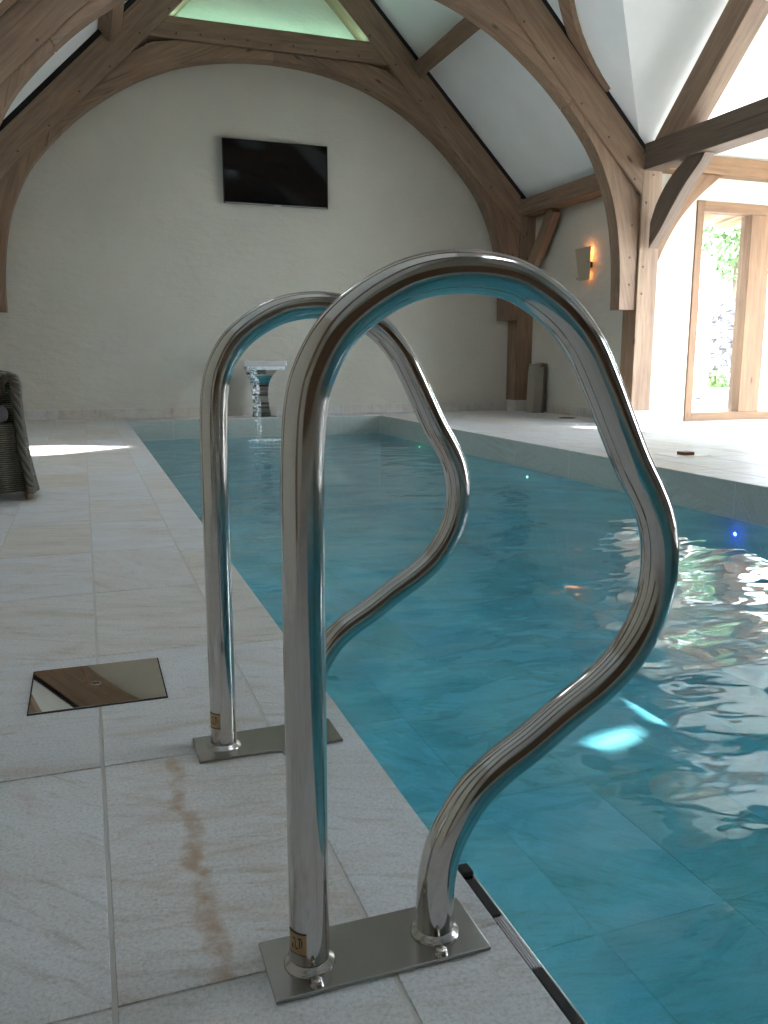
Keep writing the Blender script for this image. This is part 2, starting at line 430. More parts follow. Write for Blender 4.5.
# ---- floor slabs: one mesh with a tone per slab
def slab_field(bm, lay, xs, ys, z, gap=.0025, depth=.02, hole=None, jog=False, tones=None):
    for i in range(len(xs) - 1):
        for j in range(len(ys) - 1):
            x0, x1, y0, y1 = xs[i] + gap, xs[i + 1] - gap, ys[j] + gap * .6, ys[j + 1] - gap * .6
            if hole and hole((x0 + x1) / 2, (y0 + y1) / 2): continue
            warm = min(1, max(0, random.gauss(.42, .33)))
            tn = (warm, random.random(), random.random() if warm > .4 else 0, 1)
            if tones and (i, j) in tones: tn = (*tones[(i, j)], 1)
            b_ = .0015
            v = [bm.verts.new(p) for p in ((x0, y0, z - .004), (x1, y0, z - .004), (x1, y1, z - .004), (x0, y1, z - .004))]
            t = [bm.verts.new(p) for p in ((x0 + b_, y0 + b_, z), (x1 - b_, y0 + b_, z), (x1 - b_, y1 - b_, z), (x0 + b_, y1 - b_, z))]
            fs = [bm.faces.new(t)] + [bm.faces.new((v[k], v[(k + 1) % 4], t[(k + 1) % 4], t[k])) for k in range(4)]
            for f in fs:
                for l in f.loops: l[lay] = tn
            for e in fs: e.material_index = 0

bm = B(); lay = bm.loops.layers.color.new('tone')
ys = [.92 + .63 * k for k in range(-8, 18)]
xs_left = [XL, -1.03, -.692, -.355, -.009, .32]
ys_l = [y for y in ys if YB < y < YF - .1]; ys_l = [YB] + ys_l + [YF]
j0 = ys_l.index(.92)
tones = {(4, j0): (.6, .35, .7), (4, j0 + 1): (.15, .2, 0), (3, j0): (.3, .8, .1), (3, j0 + 1): (.2, .1, 0), (4, j0 + 2): (.75, .5, .3), (3, j0 + 2): (.7, .6, .3),
         (4, j0 + 3): (.65, .9, .1), (3, j0 + 3): (.35, .4, .1), (4, j0 + 4): (.05, .4, 0), (3, j0 + 4): (.9, .4, .3), (4, j0 + 5): (.7, .2, .2), (3, j0 + 5): (.2, .2, 0),
         (3, j0 - 1): (.35, .5, .1), (4, j0 - 1): (.25, .5, 0), (2, j0): (.3, .4, 0), (4, j0 + 6): (.3, .2, 0), (3, j0 + 6): (.4, .6, 0)}
slab_field(bm, lay, xs_left, ys_l, 0, tones=tones)
yc = [YB] + [.92 - .015 + 1.25 * k for k in range(-3, 9)]; yc = [y for y in yc if y < PY1 - .2] + [PY1]
slab_field(bm, lay, [.32, PX0 + .0025], [YB, -2.6, -1.6, -.345, .905, 2.155, 3.35, 4.553, 5.8, 7.05, 8.3, 9.6, PY1, YF], 0,
           tones={(0, 4): (.15, .6, 0), (0, 5): (.85, .3, .3), (0, 6): (.3, .3, 0), (0, 3): (.3, .3, 0), (0, 7): (.7, .3, .9)})
xs_r = [PX1 - .0025, 4.13, 4.6, 5.07, 5.54, 6.01, 6.31]
slab_field(bm, lay, xs_r, ys_l, 0)
slab_field(bm, lay, [PX0, 1.1, 1.75, 2.4, 3.1, PX1], [PY1 - .0025, 11.22, YF], 0)
slab_field(bm, lay, [PX0, 1.1, 1.75, 2.4, 3.1, PX1], [YB, -3.1, PY0], 0)
slab_field(bm, lay, [XR, 6.9, 7.5, 8.1, 8.7, 9.3, 9.9, 10.5, WX1], [WY0 + .63 * k for k in range(6)][:6] + [WY1], 0)
# grout bed below (ring round the pool)
for a, b_ in (((XL, YB), (PX0 - .002, YF)), ((PX1 + .002, YB), (XR, YF)), ((PX0 - .002, PY1 + .002), (PX1 + .002, YF)), ((PX0 - .002, YB), (PX1 + .002, PY0 - .002)), ((XR, WY0), (WX1, WY1))):
    n0 = len(bm.faces)
    box(bm, (*a, -.03), (*b_, -.0022), mi=1)
link('floor', bm, [M['stone'], M['grout']], kind='structure')

# ---- pool shell
bm = B(); lay = bm.loops.layers.color.new('tone')
slab_field(bm, lay, [PX0 + .0 + .557 * k for k in range(7)], [PY0 + .968 * k for k in range(15)], PD, gap=.0012)
def vslabs(bm, lay, u, zs, make):
    for u0, u1 in zip(u, u[1:]):
        for z0, z1 in zip(zs, zs[1:]):
            g = .002; q = [make(u0 + g, z0 + g), make(u1 - g, z0 + g), make(u1 - g, z1 - g), make(u0 + g, z1 - g)]
            f = bm.faces.new([bm.verts.new(p) for p in q])
            w = random.random()
            if z0 >= WZ - .01: f.material_index = 2; w = .45
            for l in f.loops: l[lay] = (w * .8, random.random(), 0, 1)
yy = [PY0 + .968 * k for k in range(15)]; xx = [PX0 + .557 * k for k in range(7)]
zz = [PD, -.55, WZ, -.003]
vslabs(bm, lay, yy, zz, lambda u, z: (PX0, u, z)); vslabs(bm, lay, yy, zz, lambda u, z: (PX1, u, z))
vslabs(bm, lay, xx, zz, lambda u, z: (u, PY1, z)); vslabs(bm, lay, xx, zz, lambda u, z: (u, PY0, z))
e = .004
box(bm, (PX0 - .1, PY0 - .1, PD - .1), (PX1 + .1, PY1 + .1, PD - .0015), mi=1)
box(bm, (PX0 - .1, PY0 - .05, PD), (PX0 - e, PY1 + .05, -.031), mi=1); box(bm, (PX1 + e, PY0 - .05, PD), (PX1 + .1, PY1 + .05, -.031), mi=1)
box(bm, (PX0 - .1, PY1 + e, PD), (PX1 + .1, PY1 + .1, -.0305), mi=1); box(bm, (PX0 - .1, PY0 - .1, PD), (PX1 + .1, PY0 - e, -.0305), mi=1)
# slab edges of the coping
link('pool_basin', bm, [M['poolstone'], M['poolgrout'], M['rim']], kind='structure')
bm = B(); v = [bm.verts.new(p) for p in ((PX0 + .001, PY0 + .001, WZ), (PX1 - .001, PY0 + .001, WZ), (PX1 - .001, PY1 - .001, WZ), (PX0 + .001, PY1 - .001, WZ))]; bm.faces.new(v)
o = link('pool_water', bm, M['water'], loc=(0, 0, WZ), kind='stuff'); tag(o, 'clear teal water filling the long indoor pool', 'water')

# ---- walls
bm = B()
prism(bm, [(XL - .3, YF, -.05), (XR + .3, YF, -.05), (XR + .3, YF, RZ - .1), (CX, YF, RIDGE + .2), (XL - .3, YF, RZ - .1)], (0, .25, 0))
link('wall_far', bm, M['plaster'], kind='structure')
bm = B()
prism(bm, [(XL - .3, YB - .25, -.05), (XR + .3, YB - .25, -.05), (XR + .3, YB - .25, RZ - .1), (CX, YB - .25, RIDGE + .2), (XL - .3, YB - .25, RZ - .1)], (0, .25, 0))
link('wall_back', bm, M['plaster'], kind='structure')
bm = B()
for k in range(22): box(bm, (XL + .02 + k * .34, YB, .35), (XL + .355 + k * .34, YB + .05, 2.95), .008)
link('wall_back_panelling', bm, M['oak_dark'], loc=(CX, YB, 1.5), rot=axes(pi / 2), kind='structure')
bm = B(); box(bm, (XL - .3, YB, -.05), (XL, YF, RZ + .02))
link('wall_left', bm, M['plaster'], kind='structure')
WINS = [(.6, 1.9, 0.0, 2.8)]
bm = B()
wall_with_openings(bm, (XR, XR + .3), (YB, WY0), (-.05, RZ + .02), 'X', [(a, b_, -.0001 + c, d) for a, b_, c, d in WINS])
box(bm, (XR, WY1, -.05), (XR + .3, YF, RZ + .02))
link('wall_right', bm, M['plaster'], kind='structure')
bm = B()
wall_with_openings(bm, (WY1, WY1 + .28), (XR + .3, WX1 + .25), (-.05, RZ + .1), 'Y', [(7.02, 9.9, 0, 2.62)])
wall_with_openings(bm, (WY0 - .28, WY0), (XR + .3, WX1 + .25), (-.05, RZ + .1), 'Y', [(6.75, 10.5, 0, 2.62)])
link('wall_wing', bm, M['plaster'], kind='structure')
bm = B()
wall_with_openings(bm, (WX1, WX1 + .25), (WY0, WY1), (-.05, RZ + .1), 'X', [(5.65, 8.35, 0, 2.62)])
prism(bm, [(WX1, WY0 - .2, RZ + .1), (WX1, WY1 + .2, RZ + .1), (WX1, 7.0, 4.75)], (.25, 0, 0))
link('wall_wing_gable', bm, M['plaster'], kind='structure')

# ---- roofs (unseen slits added in the right-hand slope, shaped to throw the sun patches)
def cut(o, cutters):
    for c in cutters:
        md = o.modifiers.new('c', 'BOOLEAN'); md.operation = 'DIFFERENCE'; md.object = c; md.solver = 'EXACT'
    dg = bpy.context.evaluated_depsgraph_get(); me = bpy.data.meshes.new_from_object(o.evaluated_get(dg))
    o.modifiers.clear(); o.data = me
    for c in cutters: bpy.data.objects.remove(c)
bm = B(); T = .14
prism(bm, [(XL - .25, YB, RZ - .25), (CX, YB, RIDGE), (CX, YF, RIDGE), (XL - .25, YF, RZ - .25)], (-T, 0, T))
leftroof = link('ceiling', bm, M['roofplaster'], kind='structure')
cs = []
for y0, y1 in ((5.9, 7.0),):  # unseen opening added in the left slope to brighten the hall
    b2 = B(); prism(b2, [(CX - 2.7 + .5, y0, 9.2 - CX - 2.7 - .5), (CX - 2.7 - .5, y0, 9.2 - CX - 2.7 - 1.5), (CX - 2.7 - .5, y1, 9.2 - CX - 2.7 - 1.5), (CX - 2.7 + .5, y1, 9.2 - CX - 2.7 - .5)], (0, 0, .1))
    b2.free()
    b2 = B(); ctr = lambda u: Vector((CX - u, 0, 9.2 - CX - u)); nn = Vector((-1, 0, 1)).normalized()
    p = [ctr(1.7) + Vector((0, y0, 0)), ctr(2.6) + Vector((0, y0, 0)), ctr(2.6) + Vector((0, y1, 0)), ctr(1.7) + Vector((0, y1, 0))]
    prism(b2, [q - nn * .1 for q in p], nn * .5); cs.append(link('cutter', b2, M['dark']))
bm = B()
ev = [(8.71 - 1.71 * 0, 0)]
def rp(y, z): return (9.2 - z, y, z)
lo = RZ - .25
prism(bm, [rp(YB, lo), rp(5.29 - .25, lo), rp(7.0, 4.6), rp(8.71 + .25, lo), rp(YF, lo), rp(YF, RIDGE), rp(YB, RIDGE)], (T, 0, T))
roof = link('ceiling', bm, M['roofplaster'], kind='structure')
def beam_cutter(corners):
    bm = B(); pts = []
    for c in corners:
        c = Vector(c); t = (9.2 - c.x - c.z) / (SUN.x + SUN.z); pts.append(c + SUN * (t - .12))
    prism(bm, pts, SUN * .6)
    return link('cutter', bm, M['dark'])
patches = [[(-.95, 7.15, 0), (-.25, 7.22, 0), (.36, 7.66, 0), (-.30, 8.05, 0), (-.95, 8.25, 0)],
           [(2.97, 4.78, PD), (3.27, 4.89, PD), (3.55, 5.15, PD), (3.33, 4.76, PD), (3.04, 4.61, PD)],
           [(3.06, 4.09, PD), (3.07, 3.92, PD), (2.99, 3.57, PD), (2.91, 3.65, PD), (2.93, 3.88, PD)],
           [(2.38, 3.55, PD), (2.56, 3.61, PD), (2.80, 3.63, PD), (2.65, 3.50, PD), (2.45, 3.45, PD)],
           ]
cut(roof, [beam_cutter(p) for p in patches])
cut(leftroof, cs)
# wing roof
bm = B()
prism(bm, [(9.2 - lo, 11.6 - lo, lo), (4.6, 7.0, 4.6), (WX1 + .2, 7.0, 4.6), (WX1 + .2, 11.6 - lo, lo)], (0, T, T))
link('ceiling', bm, M['roofplaster'], kind='structure')
bm = B()
prism(bm, [(9.2 - lo, 2.4 + lo, lo), (4.6, 7.0, 4.6), (WX1 + .2, 7.0, 4.6), (WX1 + .2, 2.4 + lo, lo)], (0, -T, T))
link('ceiling', bm, M['roofplaster'], kind='structure')

# ---- skirting
def skirting(name, u, make_box):
    bm = B(); lay = bm.loops.layers.color.new('tone')
    for u0, u1 in zip(u, u[1:]):
        n = len(bm.faces); 
        a, b_ = make_box(u0 + .002, u1 - .002); box(bm, a, b_); bm.faces.ensure_lookup_table()
        w = (random.random(), random.random(), 0, 1)
        for f in bm.faces[n:]:
            for l in f.loops: l[lay] = w
    link(name, bm, M['skirt'], kind='structure')
skirting('baseboard_far', [XL + .02 + .47 * k for k in range(16)] + [XR - .02], lambda a, b_: ((a, YF - .02, 0), (b_, YF, .125)))
skirting('baseboard_right', [WY1 + .03 + .47 * k for k in range(6)] + [YF - .3], lambda a, b_: ((XR - .02, a, 0), (XR, b_, .125)))
skirting('baseboard_left', [YB + .47 * k for k in range(32)], lambda a, b_: ((XL, a, 0), (XL + .02, b_, .125)))
skirting('baseboard_wing', [6.33, 6.66, 7.0], lambda a, b_: ((a, WY1 - .02, 0), (b_, WY1, .125)))

# ------------------------------------------------------------------ oak roof trusses
INNER = [(3.33, 1.32), (3.325, 1.6), (3.30, 1.95), (3.24, 2.30), (3.14, 2.62), (2.96, 2.98), (2.72, 3.28), (2.42, 3.58), (2.12, 3.82), (1.80, 4.03), (1.45, 4.205), (1.10, 4.33), (.70, 4.42), (.35, 4.462), (0, 4.478)]
def mk_truss(Y, D, label, back=None):
    t = root('roof_truss', (CX, Y, 0), label, 'roof truss', 'oak arched roof trusses')
    fr, th = Y, D
    def P(dx, z, s, y): return (CX + s * dx, y, z)
    for s in (1, -1):
        # post on a stone plinth
        bm = B(); box(bm, (min(CX + s * 3.54, CX + s * 3.80), fr, .16), (max(CX + s * 3.54, CX + s * 3.80), fr + th, 3.02), .006)
        post = link('post', bm, M['oak'], t, loc=(CX + s * 3.67, fr + th / 2, .16), rot=axes(pi / 2))
        bm = B(); box(bm, (min(CX + s * 3.55, CX + s * 3.79), fr + .01, 0), (max(CX + s * 3.55, CX + s * 3.79), fr + th, .16), .004)
        link('plinth', bm, M['plinth'], t, loc=(CX + s * 3.67, fr + th / 2, 0))
        # principal rafter
        a = -s * pi / 4
        pts = [P(3.54, 2.57, s, fr), P(0.004, 6.106, s, fr), P(0.004, 6.59, s, fr), P(3.54, 3.054, s, fr)]
        bm = B(); prism(bm, pts, (0, th, 0), .007)
        raf = link('rafter', bm, M['oak'], t, loc=(CX + s * 3, fr, 3.3), rot=axes(a))
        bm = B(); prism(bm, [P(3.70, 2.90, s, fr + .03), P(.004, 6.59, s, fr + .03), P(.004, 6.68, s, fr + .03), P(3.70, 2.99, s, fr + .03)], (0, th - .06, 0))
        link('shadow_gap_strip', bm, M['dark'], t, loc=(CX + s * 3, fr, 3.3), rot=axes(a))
        # curved brace in two timbers, set a little behind the rafter face
        inn = [Vector(p) for p in INNER]
        pl = catmull([(p[0], p[1], 0) for p in INNER], 4)
        js = min(range(len(pl)), key=lambda i: abs(pl[i][0] - 2.57))
        low = pl[:js + 1]; upp = pl[js:]
        y0, tb = fr + .035, th - .08
        gx = .006
        outj = (pl[js][0] + .175, pl[js][1] + .20)
        k = (8.62 - CX - (outj[0] + outj[1])) / 2; outj = (outj[0] + k, outj[1] + k)
        pts = [(p[0], p[1]) for p in low] + [outj, (3.54, 2.565), (3.54, 1.32)]
        bm = B(); prism(bm, [P(a_, b_, s, y0) for a_, b_ in pts], (0, tb, 0), .004)
        lb = link('lower_brace', bm, M['oak'], t, loc=(CX + s * 3.3, y0, 2.2), rot=axes(pi / 2 + s * .25))
        pts = [(p[0] - gx * (i == 0), p[1] + gx * (i == 0)) for i, p in enumerate(upp)]
        pts[-1] = (.003, 4.478)
        pts = pts + [(.003, 4.575), (1.20, 4.575), (1.50, 4.52), (1.74, 4.37), (outj[0] - gx, outj[1] + gx)]
        bm = B(); prism(bm, [P(a_, b_, s, y0) for a_, b_ in pts], (0, tb, 0), .004)
        ub = link('upper_brace', bm, M['oak'], t, loc=(CX + s * 1.6, y0, 4.2), rot=axes(-s * .45))
        # pegs
        for i in range(9):
            dx = .55 + i * .36 if i else .7
            z = (8.62 - CX + .06 + (.05 if i % 2 else 0)) - dx
            if z > 6: continue
            bm = B(); lathe(bm, P(dx, z, s, fr + .004), [(.013, 0), (.013, .008), (.008, .011)], 10, (0, -1, 0)); link('peg', bm, M['peg'], raf, loc=Vector(P(dx, z, s, fr)))
        for dx, z in ((3.45, 2.25), (3.44, 1.9), (3.45, 1.6), (3.0, 3.18), (2.6, 3.62)):
            bm = B(); lathe(bm, P(dx, z, s, y0 + .004), [(.013, 0), (.013, .008), (.008, .011)], 10, (0, -1, 0)); link('peg', bm, M['peg'], lb, loc=Vector(P(dx, z, s, y0)))
        for z in (2.5, 2.2, 1.8, 1.5, 2.8):
            dx = 3.60 + (.08 if z in (2.2, 2.8) else 0)
            bm = B(); lathe(bm, P(dx, z, s, fr + .004), [(.013, 0), (.013, .008), (.008, .011)], 10, (0, -1, 0)); link('peg', bm, M['peg'], post, loc=Vector(P(dx, z, s, fr)))
    # collar
    dxl = 6.106 - 4.58; dxu = 6.106 - 4.83
    bm = B(); prism(bm, [P(-dxl, 4.58, 1, fr + .006), P(dxl, 4.58, 1, fr + .006), P(dxu, 4.83, 1, fr + .006), P(-dxu, 4.83, 1, fr + .006)], (0, th - .012, 0), .006)
    col = link('collar_beam', bm, M['oak'], t, loc=(CX, fr, 4.7), rot=axes(0))
    for i in range(9):
        x = CX - 1.2 + i * .29; z = 4.64 + (.02 if i % 2 else 0)
        bm = B(); lathe(bm, (x, fr + .01, z), [(.013, 0), (.013, .008), (.008, .011)], 10, (0, -1, 0)); link('peg', bm, M['peg'], col, loc=(x, fr, z))
    return t
far = mk_truss(11.2, .296, 'pale oak arched truss set against the far plaster wall, framing the television')
near = mk_truss(8.36, .26, 'pale oak arched truss standing free in front of the far one')
t4 = mk_truss(2.42, .26, 'oak arched truss overhead, just in front of where the viewer stands')
t5 = mk_truss(-.6, .26, 'oak arched truss behind the viewer, nearest the panelled back wall')
t3 = mk_truss(5.26, .26, 'oak arched truss nearer the viewer, on the near side of the wing opening')

# wall plates, purlins, windbraces, braces
def timber(name, a, b_, m, ang, pl, label, cat, group=None, bev=.006, parent=None):
    bm = B(); box(bm, a, b_, bev)
    c = [(a[i] + b_[i]) / 2 for i in range(3)]
    o = link(name, bm, m, parent, loc=c, rot=axes(ang, pl))
    if label: tag(o, label, cat, group)
    return o
G = 'oak plates and purlins'
timber('wall_plate', (6.05, 8.625, 2.78), (6.30, 11.195, 3.0), M['oak'], 0, 'YZ', 'oak wall plate above the wall light, between the two arched trusses', 'beam', G)
timber('wall_plate', (CX - 3.79, 8.625, 2.78), (CX - 3.54, 11.195, 3.0), M['oak'], 0, 'YZ', 'oak plate on top of the left wall between the two far trusses', 'beam', G)
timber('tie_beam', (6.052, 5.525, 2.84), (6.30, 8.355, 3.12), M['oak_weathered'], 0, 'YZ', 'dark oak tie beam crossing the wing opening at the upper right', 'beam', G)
timber('wall_plate', (6.315, 8.40, 2.885), (10.79, 8.61, 3.08), M['oak_sunny'], 0, 'XZ', 'sunlit oak plate above the glazed opening of the wing', 'beam', G)
def sloped_timber(name, y0, y1, xc, s, w=.2, label='', m=None):
    # purlin: square section turned with the roof, under the slope
    bm = B(); n = Vector((s, 0, 1)).normalized(); t = Vector((-s, 0, 1)).normalized()
    c = Vector((CX + s * xc, y0, (9.2 - CX) - xc)) - n * (w / 2 + .0)
    prism(bm, [c + n * w / 2 + t * w / 2, c + n * w / 2 - t * w / 2, c - n * w / 2 - t * w / 2, c - n * w / 2 + t * w / 2], (0, y1 - y0, 0), .005)
    o = link(name, bm, m or M['oak'], loc=c, rot=Matrix(((0, s * .7071, .7071 * s), (1, 0, 0), (0, -.7071, .7071))) if False else axes(0, 'YZ'))
    return tag(o, label, 'beam', G)
sloped_timber('purlin', 8.625, 11.195, 2.04, 1, .19, 'oak purlin in the right roof slope between the two far trusses')
sloped_timber('purlin', 8.625, 11.195, 2.04, -1, .19, 'oak purlin stub showing at upper left between the two trusses')
sloped_timber('purlin', 5.525, 8.355, 2.04, -1, .19, 'oak purlin high in the left roof slope, nearer bay')
def windbrace(name, y0, d, s, label):
    # curved brace lying in the plane of the roof: from the rafter up to the purlin
    n = Vector((s, 0, 1)).normalized(); t = Vector((-s, 0, 1)).normalized()
    base = Vector((CX + s * 3.05, y0, (9.2 - CX) - 3.05)) - n * .07
    A, Bp = [], []
    for i in range(13):
        u = i / 12
        along = 1.32 * (sin(u * pi / 2)) ** 1.05; out = d * (.02 + .95 * (1 - cos(u * pi / 2)))
        A.append((along, out)); Bp.append((along + .10 * (1 - u) - .10 * u * .2, out + d * (-.02 + .0) - d * .13 * (1 - u * .3)))
    # outline: outer edge then inner edge; keep the brace on its own side of the rafter
    A = [(a, o_) for a, o_ in A]
    inner = [(a + .03 + .10 * u_, o_ - d * .14 * (1 - .1 * u_)) for (a, o_), u_ in zip(A, [i / 12 for i in range(13)])]
    inner = [(a, o_ if o_ * d > .004 else .004 * d) for a, o_ in inner]
    def clip(p): return (p[0], p[1])
    pts = [base + t * p[0] + Vector((0, p[1], 0)) for p in A + [q for q in inner[::-1] if True]]
    out = [pts[0]]
    for p in pts[1:]:
        if (p - out[-1]).length > .012: out.append(p)
    bm = B(); prism(bm, out, n * .065)
    o = link(name, bm, M['oak'], loc=base, rot=axes(-s * pi / 4)); return tag(o, label, 'brace', 'curved windbraces')
windbrace('windbrace', 8.355, -1, 1, 'slender curved windbrace against the white slope, in front of the free-standing truss')
windbrace('windbrace', 8.625, 1, 1, 'curved windbrace behind the free-standing truss, ending under the right purlin')
windbrace('windbrace', 8.355, -1, -1, 'curved windbrace in the left roof slope, cut by the picture edge')
def curved_brace(name, p0, p1, bulge, w, horiz, th, m, label, plane_rot, parent=None):
    """flat-sided curved knee brace from p0 (foot) to p1 (top); horiz = unit vector of the thickness"""
    p0, p1, h = Vector(p0), Vector(p1), Vector(horiz); d = (p1 - p0); L = d.length; d.normalize(); n = h.cross(d).normalized()
    if n.z > 0: n = -n                                   # n points to the open (lower) side
    low, up = [], []
    for i in range(11):
        u = i / 10; o_ = -bulge * 4 * u * (1 - u)
        low.append(p0 + d * L * u + n * (o_ + w / 2)); up.append(p0 + d * L * u + n * (o_ - w / 2))
    bm = B(); prism(bm, [q - h * th / 2 for q in low + up[::-1]], h * th, .004)
    o = link(name, bm, m, parent, loc=p0, rot=plane_rot); 
    if label: tag(o, label, 'brace', 'knee braces')
    return o
def poly_timber(name, pts, vec, m, rot, label):
    bm = B(); prism(bm, pts, vec, .004)
    o = link(name, bm, m, loc=pts[0], rot=rot); return tag(o, label, 'brace', 'knee braces')
low = catmull([(0, 8.262, 1.99), (0, 8.10, 2.14), (0, 7.90, 2.37), (0, 7.71, 2.57), (0, 7.49, 2.75), (0, 7.42, 2.835)], 4)
upp = catmull([(0, 7.70, 2.835), (0, 7.86, 2.755), (0, 8.02, 2.63), (0, 8.17, 2.45), (0, 8.262, 2.26)], 4)
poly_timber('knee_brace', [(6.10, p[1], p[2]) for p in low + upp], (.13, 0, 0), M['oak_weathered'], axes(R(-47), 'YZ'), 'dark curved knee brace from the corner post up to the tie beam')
low = catmull([(6.318, 0, 1.70), (6.39, 0, 1.88), (6.49, 0, 2.09), (6.66, 0, 2.36), (6.90, 0, 2.62), (7.22, 0, 2.88)], 4)
upp = catmull([(6.80, 0, 2.88), (6.62, 0, 2.72), (6.46, 0, 2.50), (6.36, 0, 2.28), (6.318, 0, 2.12)], 4)
poly_timber('knee_brace', [(p[0], 8.46, p[2]) for p in low + upp], (0, .13, 0), M['oak_sunny'], axes(R(50)), 'sunlit curved knee brace from the corner post up to the wing plate')
curved_brace('knee_brace', (6.18, 11.08, 2.02), (6.18, 10.48, 2.78), -.02, .20, (1, 0, 0), .11, M['oak'], 'oak knee brace at the far corner post, under the wall plate', axes(R(-50) + pi, 'YZ'))
# wing truss rafter in the opening plane
bm = B(); yr = lambda z, c: c - z
prism(bm, [(6.055, 10.86 - 3.122, 3.122), (6.055, 10.86 - 4.2, 4.2), (6.055, 11.32 - 4.42, 4.42), (6.055, 11.32 - 3.122, 3.122)], (.24, 0, 0), .006)
o = link('wing_rafter', bm, M['oak'], loc=(6.15, 7.6, 3.5), rot=axes(-pi / 4, 'YZ')); tag(o, 'straight oak rafter rising from the tie beam across the bright wing ceiling', 'beam', G)

# ------------------------------------------------------------------ wing glazing
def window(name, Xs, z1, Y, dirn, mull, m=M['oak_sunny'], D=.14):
    """frame standing on the floor; dirn 'Y': spans X at Y; 'X': spans Y at X"""
    r = root(name, ((Xs[0] + Xs[1]) / 2, Y, 0) if dirn == 'Y' else (Y, (Xs[0] + Xs[1]) / 2, 0), kind='structure')
    def bx(u0, u1, z0, z1, d0, d1, nm, ang, mm=m, bev=.005):
        bm = B()
        a, b_ = ((u0, Y + d0, z0), (u1, Y + d1, z1)) if dirn == 'Y' else ((Y + d0, u0, z0), (Y + d1, u1, z1))
        box(bm, a, b_, bev); c = [(a[i] + b_[i]) / 2 for i in range(3)]
        return link(nm, bm, mm, r, loc=c, rot=axes(ang, 'XZ' if dirn == 'Y' else 'YZ'))
    u0, u1 = Xs
    bx(u0, u0 + .10, 0, z1, -.02, D, 'window_frame', pi / 2); bx(u1 - .10, u1, 0, z1, -.02, D, 'window_frame', pi / 2)
    bx(u0 + .1, u1 - .1, z1 - .12, z1, -.02, D, 'head', 0); bx(u0 + .1, u1 - .1, 0, .10, -.02, D, 'sill', 0)
    e = [u0 + .1] + [v for q in mull for v in q] + [u1 - .1]
    for a, b_ in mull: bx(a, b_, .10, z1 - .12, -.01, D + .04, 'mullion', pi / 2)
    for a, b_ in zip(e[::2], e[1::2]): bx(a, b_, .10, z1 - .12, .05, .056, 'pane', 0, M['glass'], 0)
    return r
window('window_1', (7.02, 9.9), 2.62, 8.62, 'Y', [(7.85, 8.17), (8.95, 9.1)])
window('window_2', (6.75, 10.5), 2.62, WY0 - .2, 'Y', [(7.95, 8.07), (9.2, 9.32)])
window('window_3', (5.65, 8.35), 2.62, WX1 + .05, 'X', [(6.94, 7.06)])
for i, (a, b_, c, d) in enumerate(WINS): window('window_%d' % (4 + i), (a, b_), d, XR + .1, 'X', [((a + b_) / 2 - .03, (a + b_) / 2 + .03)])

# ------------------------------------------------------------------ grab rails
RAIL = [(.2245, .006), (.2245, .12), (.2245, .30), (.2250, .50), (.2262, .63), (.2315, .700), (.243, .740), (.266, .779), (.299, .809), (.340, .833), (.378, .8455), (.418, .8505), (.455, .8490), (.490, .8415), (.527, .823),
        (.560, .798), (.589, .764), (.615, .718), (.640, .668), (.664, .621), (.686, .585), (.703, .553), (.7135, .520), (.7175, .485), (.7150, .445), (.704, .408), (.685, .373), (.660, .343), (.625, .315), (.580, .287), (.530, .253), (.485, .226), (.450, .198), (.424, .163), (.4055, .125), (.3965, .085), (.3945, .045), (.3945, .006)]
RR = .0248
def grab_rail(y, label, bolts=True):
    t = root('grab_rail', (.305, y, 0), label, 'grab rail', 'stainless pool grab rails')
    bm = B(); prism(bm, [(.170, y - .052, .001), (.452, y - .052, .001), (.452, y + .056, .001), (.170, y + .056, .001)], (0, 0, .006), .0015)
    bp = link('base_plate', bm, M['plate'], t, loc=(.31, y, 0))
    bm = B(); tube(bm, catmull([(x, y, z) for x, z in RAIL], 7), RR, 40)
    tb = link('rail_tube', bm, M['steel'], t, smooth=True)
    for x in (.2245, .3945):
        bm = B(); lathe(bm, (x, y, .0065), [(RR + .0075, 0), (RR + .0075, .002), (RR + .0055, .0045), (RR + .002, .006), (RR + .0003, .010), (RR - .001, .010)], 40)
        link('weld_collar', bm, M['weld'], t, smooth=True)
    bl = [] if not bolts else [(.2225, y - .042), (.3855, y - .043)]
    for x, yb in bl:
        bm = B(); lathe(bm, (x, yb, .0068), [(.0088, 0), (.0088, .0014), (.0078, .0018), (.0075, .0062), (.006, .0085), (.001, .0092)], 24)
        link('bolt', bm, M['weld'], t, loc=(x, yb, .0068), smooth=True)
    # sticker wrapped round the upright
    z0, z1 = (.033, .063) if y < 1.2 else (.052, .083)
    bm = B(); rows = []
    for z in (z0, z1):
        rows.append([bm.verts.new((.2245 + (RR + .0004) * cos(a), y + (RR + .0004) * sin(a), z)) for a in [R(183 + 5 * k) for k in range(14)]])
    for k in range(13): bm.faces.new((rows[0][k], rows[0][k + 1], rows[1][k + 1], rows[1][k]))
    st = link('sticker', bm, M['sticker'], t, smooth=True)
    bm = B()
    def patch(zz0, zz1, a0, a1):
        r_ = RR + .0008; n = 5
        A = [[bm.verts.new((.2245 + r_ * cos(R(a0 + (a1 - a0) * k / n)), y + r_ * sin(R(a0 + (a1 - a0) * k / n)), z)) for k in range(n + 1)] for z in (zz0, zz1)]
        for k in range(n): bm.faces.new((A[0][k], A[0][k + 1], A[1][k + 1], A[1][k]))
    patch(z0, z0 + .0016, 183, 248); patch(z1 - .0016, z1, 183, 248)
    for (a, zc, w, h) in ((200, .35, 6, .22), (212, .5, 3, .35), (214, .3, 8, .08), (226, .5, 3, .4), (233, .55, 3, .3), (204, .72, 9, .08), (222, .75, 12, .07)):
        patch(z0 + (z1 - z0) * (zc - h / 2), z0 + (z1 - z0) * (zc + h / 2), a, a + w)
    link('print', bm, M['ink'], st)
    return t
    return t
